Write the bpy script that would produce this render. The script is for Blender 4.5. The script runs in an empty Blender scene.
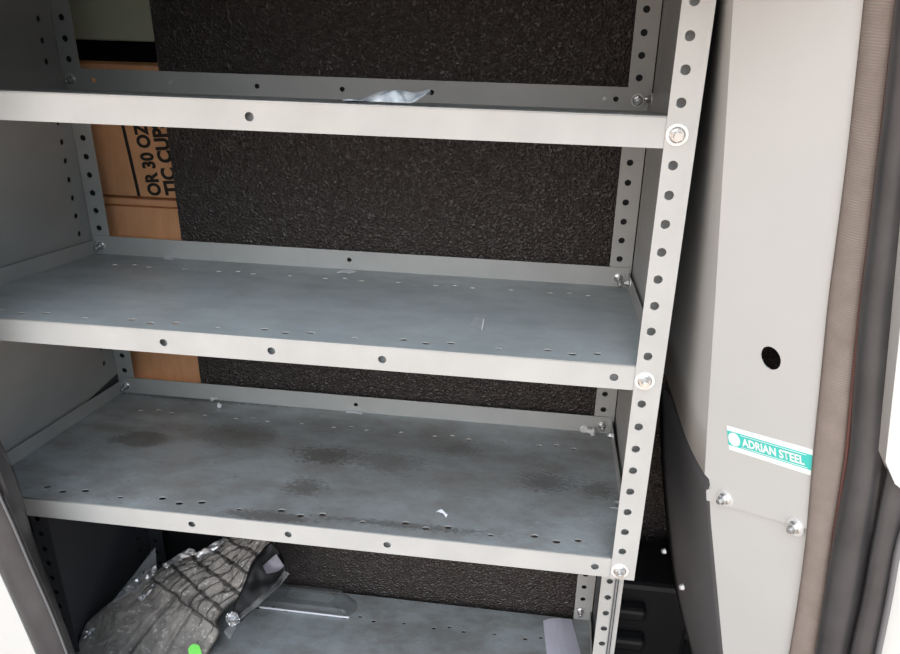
import bpy, bmesh, math, random
import numpy as np
from mathutils import Matrix, Vector, noise

random.seed(4)
SC = bpy.context.scene
COL = SC.collection
P = 0.0381                    # pitch of the punched holes in the uprights
D = 0.5027                    # depth of the shelving
SL = -0.165                   # shelves slope down to the back
ZT = 0.0212                   # front edge of a shelf above its bolt
XL, XR = -1.118, 0.016        # inner faces of the end panels

# ------------------------------------------------------------------ camera
CR = np.array([[0.9902, 0.1393, 0.0125], [0.0707, -0.4213, -0.9042], [-0.1207, 0.8962, -0.427]])
CP = np.array([-0.13819527, -1.02734177, 0.20734982])
FPX = 811.515
cam = bpy.data.cameras.new('camera')
cam.sensor_width = 36.0
cam.lens = FPX * 36.0 / 900.0
cam.clip_start = 0.01
co = bpy.data.objects.new('camera', cam)
COL.objects.link(co)
m3 = Matrix(((CR[0][0], -CR[1][0], -CR[2][0]), (CR[0][1], -CR[1][1], -CR[2][1]), (CR[0][2], -CR[1][2], -CR[2][2])))
co.matrix_world = Matrix.Translation(Vector(CP)) @ m3.to_4x4()
SC.camera = co

def at(px, py, n, p0):
    """surveyed point: where the sight line of a photo pixel meets the plane (n, p0)"""
    d = CR.T @ np.array([(px - 450) / FPX, (py - 327) / FPX, 1.0])
    n = np.array(n, float)
    t = np.dot(np.array(p0, float) - CP, n) / np.dot(d, n)
    return Vector(CP + t * d)

def aty(px, py, y): return at(px, py, (0, 1, 0), (0, y, 0))
def atx(px, py, x): return at(px, py, (1, 0, 0), (x, 0, 0))
def atshelf(px, py, k): return at(px, py, (0, -SL, 1), (0, 0, shelf_z(k)))

def shelf_z(k): return ZT - k * P

# ------------------------------------------------------------------ materials
def new_mat(name, base=(0.5, 0.5, 0.5), rough=0.5, metal=0.0, spec=0.5):
    m = bpy.data.materials.new(name)
    m.use_nodes = True
    b = m.node_tree.nodes['Principled BSDF']
    b.inputs['Base Color'].default_value = (*base, 1)
    b.inputs['Roughness'].default_value = rough
    b.inputs['Metallic'].default_value = metal
    b.inputs['Specular IOR Level'].default_value = spec
    return m

def nodes(m): return m.node_tree.nodes, m.node_tree.links, m.node_tree.nodes['Principled BSDF']

def noise_node(m, scale, detail=4.0, rough=0.6, stretch=None):
    N, L, b = nodes(m)
    tc = N.new('ShaderNodeTexCoord')
    t = N.new('ShaderNodeTexNoise')
    t.inputs['Scale'].default_value = scale
    t.inputs['Detail'].default_value = detail
    t.inputs['Roughness'].default_value = rough
    if stretch:
        mp = N.new('ShaderNodeMapping')
        mp.inputs['Scale'].default_value = stretch
        L.new(tc.outputs['Object'], mp.inputs['Vector'])
        L.new(mp.outputs['Vector'], t.inputs['Vector'])
    else:
        L.new(tc.outputs['Object'], t.inputs['Vector'])
    return t

def ramp(m, src, a, b, ca, cb):
    N, L, _ = nodes(m)
    r = N.new('ShaderNodeValToRGB')
    r.color_ramp.elements[0].position = a
    r.color_ramp.elements[1].position = b
    r.color_ramp.elements[0].color = (*ca, 1) if len(ca) == 3 else ca
    r.color_ramp.elements[1].color = (*cb, 1) if len(cb) == 3 else cb
    L.new(src, r.inputs['Fac'])
    return r

def mix_col(m, fac, a, b):
    N, L, _ = nodes(m)
    x = N.new('ShaderNodeMix'); x.data_type = 'RGBA'
    if isinstance(fac, (int, float)): x.inputs[0].default_value = fac
    else: L.new(fac, x.inputs[0])
    for i, v in ((6, a), (7, b)):
        if isinstance(v, tuple): x.inputs[i].default_value = (*v, 1)
        else: L.new(v, x.inputs[i])
    return x.outputs[2]

def bump(m, src, strength, dist):
    N, L, b = nodes(m)
    bp = N.new('ShaderNodeBump')
    bp.inputs['Strength'].default_value = strength
    bp.inputs['Distance'].default_value = dist
    L.new(src, bp.inputs['Height'])
    L.new(bp.outputs['Normal'], b.inputs['Normal'])

def vary(m, scale, ca, cb, lo=0.35, hi=0.65, stretch=None, detail=4):
    N, L, b = nodes(m)
    t = noise_node(m, scale, detail, 0.6, stretch)
    r = ramp(m, t.outputs['Fac'], lo, hi, ca, cb)
    L.new(r.outputs['Color'], b.inputs['Base Color'])
    return t

M = {}
M['paint'] = new_mat('grey_enamel', (0.37, 0.37, 0.36), 0.42)
t = vary(M['paint'], 9, (0.400, 0.402, 0.388), (0.448, 0.450, 0.434))
M['panelpaint'] = new_mat('grey_panel_enamel', (0.36, 0.37, 0.36), 0.5)
t = vary(M['panelpaint'], 5, (0.37, 0.375, 0.365), (0.42, 0.42, 0.41), stretch=(1, 1, 2))

def shelf_paint(name, dirt, scratch, spots=()):
    m = new_mat(name, (0.3, 0.32, 0.33), 0.36)
    N, L, b = nodes(m)
    t0 = noise_node(m, 5, 5)
    c = ramp(m, t0.outputs['Fac'], 0.35, 0.68, (0.36, 0.405, 0.42), (0.44, 0.485, 0.50)).outputs['Color']
    tc = N.new('ShaderNodeTexCoord')
    fine = noise_node(m, 110, 8, 0.8, (1, 1.5, 1))
    film = noise_node(m, 9, 6, 0.65, (1, 1.4, 1))
    def math_(op, a, b_):
        n = N.new('ShaderNodeMath'); n.operation = op; n.use_clamp = op in ('MULTIPLY', 'ADD')
        for i, v in ((0, a), (1, b_)):
            if isinstance(v, (int, float)): n.inputs[i].default_value = v
            else: L.new(v, n.inputs[i])
        return n.outputs[0]
    def blob(x, y, rx, ry):
        mp = N.new('ShaderNodeMapping'); mp.vector_type = 'POINT'
        mp.inputs['Scale'].default_value = (1 / rx, 1 / ry, 0)
        mp.inputs['Location'].default_value = (-x / rx, -y / ry, 0)
        L.new(tc.outputs['Object'], mp.inputs['Vector'])
        g = N.new('ShaderNodeTexGradient'); g.gradient_type = 'SPHERICAL'
        L.new(mp.outputs['Vector'], g.inputs['Vector'])
        return g.outputs['Fac']
    # an even thin film of grime, patchy
    f = ramp(m, film.outputs['Fac'], 0.36 if dirt > 0.5 else 0.42, 0.66, (0, 0, 0), (dirt, dirt, dirt)).outputs['Color']
    c = mix_col(m, f, c, (0.190, 0.168, 0.150))
    # stains where something stood or leaked
    for x, y, rx, ry, k, col, thr in spots:
        g = blob(x, y, rx, ry)
        sm = math_('ADD', math_('MULTIPLY', g, 0.40), math_('MULTIPLY', fine.outputs['Fac'], 0.95))
        q = ramp(m, sm, thr, thr + 0.07, (0, 0, 0), (k, k, k)).outputs['Color']
        c = mix_col(m, math_('MULTIPLY', q, math_('MULTIPLY', g, 6.0)), c, col)
    sp_ = ramp(m, noise_node(m, 130, 4, 0.6, (1, 1.4, 1)).outputs['Fac'], 0.66, 0.70, (0, 0, 0), (dirt, dirt, dirt)).outputs['Color']
    c = mix_col(m, sp_, c, (0.06, 0.05, 0.043))
    t3 = noise_node(m, 7, 6, 0.7, (1.2, 6, 1))
    q = ramp(m, t3.outputs['Fac'], 0.63, 0.75, (0, 0, 0), (scratch, scratch, scratch)).outputs['Color']
    c = mix_col(m, q, c, (0.47, 0.51, 0.53))
    L.new(c, b.inputs['Base Color'])
    rr = ramp(m, film.outputs['Fac'], 0.4, 0.7, (0.30, 0.30, 0.30), (0.50, 0.50, 0.50)).outputs['Color']
    L.new(rr, b.inputs['Roughness'])
    return m
M['shelf_clean'] = shelf_paint('shelf_enamel_scuffed', 0.25, 0.45)
M['shelf_worn'] = shelf_paint('shelf_enamel_grimy', 0.75, 0.20)
STAINS = []
for px, py, rx, ry, k, col, thr in ((325, 455, 0.11, 0.07, 0.9, (0.055, 0.043, 0.035), 0.66), (305, 487, 0.07, 0.06, 0.8, (0.06, 0.048, 0.04), 0.66),
        (240, 435, 0.075, 0.06, 0.65, (0.10, 0.085, 0.075), 0.50), (143, 439, 0.045, 0.035, 0.75, (0.075, 0.07, 0.066), 0.46), (390, 462, 0.12, 0.08, 0.6, (0.09, 0.075, 0.065), 0.66),
        (545, 482, 0.09, 0.07, 0.75, (0.06, 0.06, 0.06), 0.66), (270, 516, 0.10, 0.022, 0.8, (0.06, 0.055, 0.05), 0.60), (460, 450, 0.09, 0.06, 0.6, (0.08, 0.07, 0.065), 0.68),
        (597, 490, 0.05, 0.05, 0.6, (0.07, 0.07, 0.07), 0.64), (400, 525, 0.30, 0.02, 0.7, (0.06, 0.055, 0.05), 0.68), (200, 398, 0.25, 0.025, 0.8, (0.06, 0.055, 0.05), 0.58),
        (115, 440, 0.03, 0.03, 0.7, (0.07, 0.066, 0.06), 0.62), (330, 470, 0.45, 0.20, 0.45, (0.15, 0.135, 0.122), 0.40)):
    q = atshelf(px, py, 18)
    STAINS.append((q.x, q.y, rx * 1.25, ry * 1.25, k * 0.9, col, thr + 0.02))
M['shelf_dirty'] = shelf_paint('shelf_enamel_stained', 0.7, 0.16, STAINS)

M['liner'] = new_mat('black_pebbled_liner', (0.040, 0.0305, 0.0265), 0.42, 0, 0.75)
N, L, b = nodes(M['liner'])
tc = N.new('ShaderNodeTexCoord')
vo = N.new('ShaderNodeTexVoronoi'); vo.inputs['Scale'].default_value = 235
vo.feature = 'SMOOTH_F1'; vo.inputs['Smoothness'].default_value = 0.55
nz = N.new('ShaderNodeTexNoise'); nz.inputs['Scale'].default_value = 70; nz.inputs['Detail'].default_value = 3
mx = N.new('ShaderNodeMix'); mx.data_type = 'RGBA'; mx.inputs[0].default_value = 0.006
L.new(tc.outputs['Object'], mx.inputs[6]); L.new(nz.outputs['Color'], mx.inputs[7])
L.new(tc.outputs['Object'], nz.inputs['Vector'])
L.new(mx.outputs[2], vo.inputs['Vector'])
bump(M['liner'], vo.outputs['Distance'], 1.0, 0.006)

M['partition'] = new_mat('light_grey_enamel', (0.58, 0.58, 0.56), 0.45)
vary(M['partition'], 3, (0.50, 0.505, 0.49), (0.54, 0.54, 0.525))
M['shaded'] = new_mat('shaded_grey_enamel', (0.055, 0.060, 0.068), 0.5)  # grey enamel with the lower section's shade put into the colour
M['fold'] = new_mat('dark_grey_sheet', (0.13, 0.13, 0.135), 0.5)  # even dark grey, darker than the partition face
M['zinc'] = new_mat('zinc_plated_steel', (0.74, 0.74, 0.73), 0.38, 0.4)
M['black'] = new_mat('black_plastic', (0.007, 0.007, 0.008), 0.5, 0, 0.25)
M['dark'] = new_mat('dark_body', (0.02, 0.021, 0.023), 0.7)
M['floor'] = new_mat('black_floor_mat', (0.016, 0.016, 0.018), 0.75)
vary(M['floor'], 40, (0.010, 0.010, 0.011), (0.024, 0.024, 0.026))
M['green'] = new_mat('pale_green_primer', (0.78, 0.81, 0.60), 0.6)
M['rubber'] = new_mat('black_rubber', (0.035, 0.034, 0.036), 0.36)
t = vary(M['rubber'], 22, (0.040, 0.038, 0.040), (0.060, 0.058, 0.060), stretch=(1, 1, 0.6))
M['white'] = new_mat('white_van_paint', (0.56, 0.56, 0.54), 0.3)
M['felt'] = new_mat('brown_felt', (0.20, 0.165, 0.145), 0.95, 0, 0.1)
N, L, b = nodes(M['felt'])
wv = N.new('ShaderNodeTexWave'); wv.inputs['Scale'].default_value = 110; wv.bands_direction = 'Z'
wv.inputs['Distortion'].default_value = 3; wv.inputs['Detail'].default_value = 3
tc = N.new('ShaderNodeTexCoord'); L.new(tc.outputs['Object'], wv.inputs['Vector'])
t = noise_node(M['felt'], 35, 5)
c1 = ramp(M['felt'], t.outputs['Fac'], 0.3, 0.7, (0.21, 0.175, 0.152), (0.30, 0.262, 0.235)).outputs['Color']
L.new(mix_col(M['felt'], wv.outputs['Fac'], c1, (0.22, 0.185, 0.163)), b.inputs['Base Color'])
bump(M['felt'], wv.outputs['Fac'], 0.25, 0.001)

M['card'] = new_mat('cardboard', (0.50, 0.28, 0.14), 0.8, 0, 0.2)
vary(M['card'], 14, (0.80, 0.405, 0.200), (0.88, 0.46, 0.245), stretch=(4, 1, 1))
M['ink'] = new_mat('black_ink', (0.02, 0.016, 0.012), 0.7)
M['teal'] = new_mat('teal_print', (0.07, 0.58, 0.52), 0.35)
M['steel'] = new_mat('plated_nut_steel', (0.62, 0.62, 0.61), 0.25, 0.85)
M['bright'] = new_mat('bright_zinc', (0.85, 0.85, 0.84), 0.4, 0.25)
M['matt'] = new_mat('matt_black_plastic', (0.006, 0.006, 0.007), 0.55, 0, 0.3)
M['plum'] = new_mat('plum_sheen', (0.16, 0.15, 0.18), 0.4)
M['paper'] = new_mat('white_paper', (0.80, 0.80, 0.84), 0.7)
M['lilac'] = new_mat('lilac_card', (0.70, 0.68, 0.79), 0.6)
M['sticker'] = new_mat('white_vinyl', (0.88, 0.90, 0.88), 0.35)
M['lime'] = new_mat('lime_label', (0.22, 0.85, 0.12), 0.5)
M['shine'] = new_mat('silver_film', (0.55, 0.55, 0.56), 0.25, 0.7)

def film(name, col, alpha, rough=0.15):
    m = new_mat(name, col, rough)
    b = m.node_tree.nodes['Principled BSDF']
    b.inputs['Alpha'].default_value = alpha
    return m
M['clear'] = film('clear_film', (0.75, 0.77, 0.80), 0.16)
M['smoke'] = film('smoky_clear_plastic', (0.16, 0.16, 0.16), 0.30, 0.35)
M['wrap'] = new_mat('pale_crumpled_plastic', (0.66, 0.74, 0.80), 0.3)
vary(M['wrap'], 40, (0.42, 0.49, 0.55), (0.80, 0.87, 0.92), 0.38, 0.6)
M['bag'] = new_mat('dusty_grey_plastic', (0.23, 0.21, 0.19), 0.42)
N, L, b = nodes(M['bag'])
t = noise_node(M['bag'], 24, 7, 0.7)
c1 = ramp(M['bag'], t.outputs['Fac'], 0.34, 0.66, (0.17, 0.155, 0.143), (0.36, 0.325, 0.295)).outputs['Color']
t2 = noise_node(M['bag'], 90, 5, 0.7)
s2 = ramp(M['bag'], t2.outputs['Fac'], 0.57, 0.63, (0, 0, 0), (0.75, 0.75, 0.75)).outputs['Color']
c1 = mix_col(M['bag'], s2, c1, (0.62, 0.60, 0.55))
uv = N.new('ShaderNodeUVMap'); uv.uv_map = 'sheet'
# square welded pattern on the far end of the sheet, grime caught in its grooves
wn = noise_node(M['bag'], 16, 3)
mw = N.new('ShaderNodeMix'); mw.data_type = 'RGBA'; mw.inputs[0].default_value = 0.055
L.new(uv.outputs['UV'], mw.inputs[6]); L.new(wn.outputs['Color'], mw.inputs[7])
br = N.new('ShaderNodeTexBrick'); br.inputs['Scale'].default_value = 1.0; br.inputs['Brick Width'].default_value = 0.13; br.inputs['Row Height'].default_value = 0.085
br.inputs['Mortar Size'].default_value = 0.009; br.inputs['Mortar Smooth'].default_value = 0.6; br.offset = 0.35
br.inputs['Color1'].default_value = (0, 0, 0, 1); br.inputs['Color2'].default_value = (0, 0, 0, 1); br.inputs['Mortar'].default_value = (1, 1, 1, 1)
L.new(mw.outputs[2], br.inputs['Vector'])
sx = N.new('ShaderNodeSeparateXYZ'); L.new(uv.outputs['UV'], sx.inputs[0])
vm = ramp(M['bag'], sx.outputs['Y'], 0.42, 0.52, (0, 0, 0), (0.9, 0.9, 0.9)).outputs['Color']
mm = N.new('ShaderNodeMath'); mm.operation = 'MULTIPLY'; L.new(br.outputs['Color'], mm.inputs[0]); L.new(vm, mm.inputs[1])
L.new(mix_col(M['bag'], mm.outputs[0], c1, (0.035, 0.031, 0.028)), b.inputs['Base Color'])
a2 = N.new('ShaderNodeMath'); a2.operation = 'MULTIPLY_ADD'; a2.inputs[1].default_value = -0.7; L.new(mm.outputs[0], a2.inputs[0]); L.new(t.outputs['Fac'], a2.inputs[2])
bump(M['bag'], a2.outputs[0], 0.8, 0.010)
M['concrete'] = new_mat('sunlit_concrete', (0.42, 0.36, 0.30), 0.9)
vary(M['concrete'], 0.6, (0.32, 0.265, 0.225), (0.43, 0.36, 0.31))

# ------------------------------------------------------------------ mesh helpers
def obj(name, bm, mat, parent=None, smooth=False):
    me = bpy.data.meshes.new(name)
    bmesh.ops.recalc_face_normals(bm, faces=bm.faces)
    bm.to_mesh(me); bm.free()
    for x in (mat if isinstance(mat, (list, tuple)) else [mat]): me.materials.append(x)
    if smooth:
        for p in me.polygons: p.use_smooth = True
    o = bpy.data.objects.new(name, me)
    COL.objects.link(o)
    if parent: 
        o.parent = parent
        if parent.type == 'EMPTY': o.matrix_parent_inverse = Matrix.Translation(-parent.location)
    return o

def tag(o, label, cat, group=None):
    o['label'] = label; o['category'] = cat
    if group: o['group'] = group
    return o

def thing(name, label, cat, loc=(0, 0, 0), group=None):
    o = bpy.data.objects.new(name, None)
    o.empty_display_size = 0.05
    COL.objects.link(o)
    o.location = loc
    return tag(o, label, cat, group)

def struct(name, bm, mat, smooth=False):
    o = obj(name, bm, mat, None, smooth)
    o['kind'] = 'structure'
    return o

def box(bm, x0, x1, y0, y1, z0, z1, bev=0.0):
    r = bmesh.ops.create_cube(bm, size=1)
    vs = r['verts']
    for v in vs:
        v.co = Vector((x0 + (v.co.x + .5) * (x1 - x0), y0 + (v.co.y + .5) * (y1 - y0), z0 + (v.co.z + .5) * (z1 - z0)))
    if bev > 0:
        es = list({e for v in vs for e in v.link_edges})
        bmesh.ops.bevel(bm, geom=es, offset=bev, segments=2, affect='EDGES', profile=0.5)
    return bm

def plate(bm, outline, holes, th, mat, rnd=16):
    """flat sheet with round or oval holes: outline and holes (u, v, ru[, rv]) in a plane's own axes, placed by mat"""
    cu = bpy.data.curves.new('sheet', 'CURVE')
    cu.dimensions = '2D'; cu.fill_mode = 'BOTH'; cu.extrude = th / 2
    def spl(pts):
        s = cu.splines.new('POLY'); s.points.add(len(pts) - 1)
        for p, q in zip(s.points, pts): p.co = (q[0], q[1], 0, 1)
        s.use_cyclic_u = True
    spl(outline)
    for h in holes:
        rv = h[3] if len(h) > 3 else h[2]
        spl([(h[0] + h[2] * math.cos(2 * math.pi * i / rnd), h[1] + rv * math.sin(2 * math.pi * i / rnd)) for i in range(rnd)])
    ob = bpy.data.objects.new('sheet', cu)
    me = bpy.data.meshes.new_from_object(ob)
    me.transform(mat)
    bm.from_mesh(me)
    bpy.data.objects.remove(ob); bpy.data.curves.remove(cu); bpy.data.meshes.remove(me)
    return bm

def frame(o, u, v):
    u = Vector(u).normalized(); v = Vector(v); v = (v - u * v.dot(u)).normalized(); n = u.cross(v)
    return Matrix(((u.x, v.x, n.x, o[0]), (u.y, v.y, n.y, o[1]), (u.z, v.z, n.z, o[2]), (0, 0, 0, 1)))

def rect(u0, u1, v0, v1): return [(u0, v0), (u1, v0), (u1, v1), (u0, v1)]

def cyl(bm, a, b, r0, r1=None, seg=16):
    a, b = Vector(a), Vector(b)
    r1 = r0 if r1 is None else r1
    d = b - a
    q = Vector((0, 0, 1)).rotation_difference(d.normalized()).to_matrix().to_4x4()
    bmesh.ops.create_cone(bm, cap_ends=True, segments=seg, radius1=r0, radius2=r1, depth=d.length,
                          matrix=Matrix.Translation((a + b) / 2) @ q)
    return bm

def tube(bm, pts, ru, rv, side, seg=14, rfun=None):
    """swept elliptical bar along pts; 'side' is the direction of its ru radius"""
    rings = []
    n = len(pts)
    for i, p in enumerate(pts):
        tg = (pts[min(i + 1, n - 1)] - pts[max(i - 1, 0)]).normalized()
        s = Vector(side[i] if isinstance(side, list) else side); s = (s - tg * s.dot(tg)).normalized(); w = tg.cross(s)
        a = ru[i] if isinstance(ru, list) else ru
        c = rv[i] if isinstance(rv, list) else rv
        rings.append([bm.verts.new(p + s * a * math.cos(2 * math.pi * k / seg) + w * c * math.sin(2 * math.pi * k / seg)) for k in range(seg)])
    for i in range(n - 1):
        for k in range(seg):
            bm.faces.new((rings[i][k], rings[i][(k + 1) % seg], rings[i + 1][(k + 1) % seg], rings[i + 1][k]))
    bm.faces.new(rings[0]); bm.faces.new(rings[-1][::-1])
    return bm

def resample(pts, n):
    pts = [Vector(p) for p in pts]
    ds = [0]
    for a, b in zip(pts, pts[1:]): ds.append(ds[-1] + (b - a).length)
    out = []
    for i in range(n):
        s = ds[-1] * i / (n - 1)
        for j in range(len(pts) - 1):
            if s <= ds[j + 1] + 1e-9:
                f = (s - ds[j]) / max(ds[j + 1] - ds[j], 1e-9)
                # Catmull-Rom
                p0 = pts[max(j - 1, 0)]; p1 = pts[j]; p2 = pts[j + 1]; p3 = pts[min(j + 2, len(pts) - 1)]
                out.append(0.5 * ((2 * p1) + (p2 - p0) * f + (2 * p0 - 5 * p1 + 4 * p2 - p3) * f * f + (3 * p1 - p0 - 3 * p2 + p3) * f ** 3))
                break
    return out

def loft(bm, rows, th=None, nrm=None):
    """grid surface through rows of points; th gives it a thickness along nrm"""
    g = [[bm.verts.new(p) for p in r] for r in rows]
    fs = []
    for a, b in zip(g, g[1:]):
        for i in range(len(a) - 1): fs.append(bm.faces.new((a[i], a[i + 1], b[i + 1], b[i])))
    if th:
        r = bmesh.ops.extrude_face_region(bm, geom=fs)
        vs = [e for e in r['geom'] if isinstance(e, bmesh.types.BMVert)]
        bmesh.ops.translate(bm, verts=vs, vec=Vector(nrm).normalized() * th)
    return bm

def text_mesh(body, bold=0.0):
    cu = bpy.data.curves.new('lettering', 'FONT')
    cu.body = body; cu.size = 1; cu.extrude = 0.0; cu.offset = bold; cu.resolution_u = 4
    ob = bpy.data.objects.new('lettering', cu)
    me = bpy.data.meshes.new_from_object(ob)
    bpy.data.objects.remove(ob); bpy.data.curves.remove(cu)
    xs = [v.co.x for v in me.vertices]; ys = [v.co.y for v in me.vertices]
    for v in me.vertices:
        v.co = ((v.co.x - min(xs)) / (max(xs) - min(xs)), (v.co.y - min(ys)) / (max(ys) - min(ys)), 0)
    return me

def text_on(bm, body, mat, w, h, bold=0.0, lift=0.0004):
    me = text_mesh(body, bold)
    me.transform(mat @ Matrix.Translation((0, 0, lift)) @ Matrix.Diagonal((w, h, 1, 1)))
    bm.from_mesh(me); bpy.data.meshes.remove(me)

# ------------------------------------------------------------------ the van around it
bm = bmesh.new(); box(bm, -1.9, 1.2, -0.16, 1.6, -1.40, -1.335); struct('floor', bm, M['floor'])
bm = bmesh.new(); box(bm, -1.9, 1.2, -0.16, 1.6, 0.62, 0.68); struct('ceiling', bm, M['white'])
bm = bmesh.new(); box(bm, -1.75, -1.70, -0.16, 1.6, -1.335, 0.62); struct('wall_left', bm, M['green'])
bm = bmesh.new(); box(bm, 0.62, 0.68, -0.16, 1.6, -1.335, 0.62); struct('wall_right', bm, M['dark'])
# pebbled black liner board behind the shelves
bm = bmesh.new(); box(bm, -0.9265, 0.60, D + 0.016, D + 0.032, -1.335, 0.615, 0.003)
struct('wall_back', bm, M['liner'])
# body side seen through the gap left of the liner: pale panel above, dark hollow below
zg = aty(100, 40.5, D + 0.15).z
bm = bmesh.new(); box(bm, -1.70, 0.61, D + 0.15, D + 0.18, zg, 0.62, 0.004); struct('wall_outer', bm, M['green'])
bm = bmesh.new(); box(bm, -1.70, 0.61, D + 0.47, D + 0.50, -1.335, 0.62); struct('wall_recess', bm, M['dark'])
bm = bmesh.new(); box(bm, -1.66, -0.70, D + 0.055, D + 0.44, -1.335, -0.805, 0.01); struct('trim_ledge', bm, M['dark'])
bm = bmesh.new(); box(bm, -14, 14, -22, 4, -1.93, -1.90); struct('ground', bm, M['concrete'])

# ------------------------------------------------------------------ shelving unit
unit = thing('shelving_unit', 'grey steel shelving unit with four sloping shelves and hole-punched uprights', 'shelving', (-0.55, 0.25, -1.335))
RH = 0.0062
YZ = lambda x: frame((x, 0, 0), (0, 1, 0), (0, 0, 1))
XZ = lambda y: frame((0, y, 0), (1, 0, 0), (0, 0, 1))
ZR = -0.0426
for x, nm in ((XL - 0.0015, 'left'), (XR + 0.0015, 'right')):
    bm = bmesh.new()
    ol = [(0.003, -0.70), (D - 0.001, -0.70), (D - 0.001, 0.50), (0.003, 0.50)]
    lo_ = [(0.157, -1.334), (D - 0.001, -1.334), (D - 0.001, -0.7005), (0.157, -0.7005)]
    hs, hl = [], []
    for k in range(-11, 32):
        z = ZR - k * P
        if abs(z + 0.70) < 0.012: continue
        (hs if z > -0.70 else hl).append((D - 0.043, z, RH * 0.95))
        if -11 <= k < 17: hs.append((0.040, -k * P, RH * 0.95))
    plate(bm, ol, hs, 0.0016, YZ(x))
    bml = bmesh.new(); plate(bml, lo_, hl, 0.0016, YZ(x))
    ob_ = obj('lower_panel', bml, M['shaded'], unit); ob_['label'] = 'dark slate lower side sheet, shade in the colour'
    # dark sheet added behind the holes so they read as shaded
    n0 = len(bm.faces)
    sgn = -1 if nm == 'left' else 1
    xa_ = x + sgn * (0.012 if nm == 'left' else 0.0045)
    for y0_, z0_, z1_ in ((0.005, -0.70, 0.50), (0.160, -1.334, -0.70)): box(bm, min(xa_, xa_ + sgn * 0.001), max(xa_, xa_ + sgn * 0.001), y0_, D + 0.012, z0_, z1_)
    bm.faces.ensure_lookup_table()
    for f in bm.faces[n0:]: f.material_index = 1
    obj('end_panel', bm, [M['panelpaint'], M['dark']], unit)

def post(x0, x1, y, zt, zb, xh, zs, flange=None, back=True, inner=1, mat='paint'):
    bm = bmesh.new()
    plate(bm, rect(x0, x1, zb, zt), [(xh, z, RH) for z in zs if zb + .01 < z < zt - .01], 0.0020, XZ(y))
    if back:
        n0 = len(bm.faces)
        dp = 0.0115 if inner else 0.020
        box(bm, x0 + 0.008, x1 - 0.008, y + dp - 0.001, y + dp, zb, zt)
        for xx in (x0 + 0.008, x1 - 0.009): box(bm, xx, xx + 0.001, y + 0.001, y + dp, zb, zt)
        bm.faces.ensure_lookup_table()
        for f in bm.faces[n0:]: f.material_index = inner  # dark colour in some channels stands in for shade inside the holes
    if flange:
        fx, fy0, fy1 = flange
        box(bm, fx - 0.0009, fx + 0.0009, fy0, fy1, zb, zt)
    return obj('upright', bm, [M[mat], M['dark']], unit)
zf = [-k * P for k in range(-13, 40)]
zr = [ZR - k * P for k in range(-13, 40)]
post(-0.0140, 0.0240, -0.001, 0.50, -0.703, 0.0, zf, (0.0232, -0.001, 0.040), inner=0)      # front right
post(XL - 0.006, XL + 0.032, -0.001, 0.50, -0.703, -1.0995, zf, (XL - 0.0052, -0.001, 0.040), inner=0)   # front left
post(-0.0280, 0.0145, D - 0.001, 0.50, -1.334, -0.0103, zr)                                     # rear right
post(XL + 0.0005, -1.0775, D - 0.001, 0.50, -0.760, -1.0986, zr)
post(XL + 0.0005, -1.0775, D - 0.001, -0.7605, -1.334, -1.0986, zr, mat='shaded')['label'] = 'dark slate upright, shade in the colour'
pass                             # rear left
zl = [-0.8975 - k * 0.0392 for k in range(-4, 12)]
post(-0.0085, 0.0320, 0.165, -0.690, -1.334, 0.0070, zl, (0.0312, 0.165, 0.200), inner=0)
post(XL - 0.021, XL + 0.015, 0.150, -0.690, -1.334, XL - 0.006, [-0.8790 - k * 0.0385 for k in range(-4, 12)], (XL - 0.0202, 0.150, 0.190), mat='shaded')['label'] = 'dark slate upright, shade in the colour'

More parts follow.
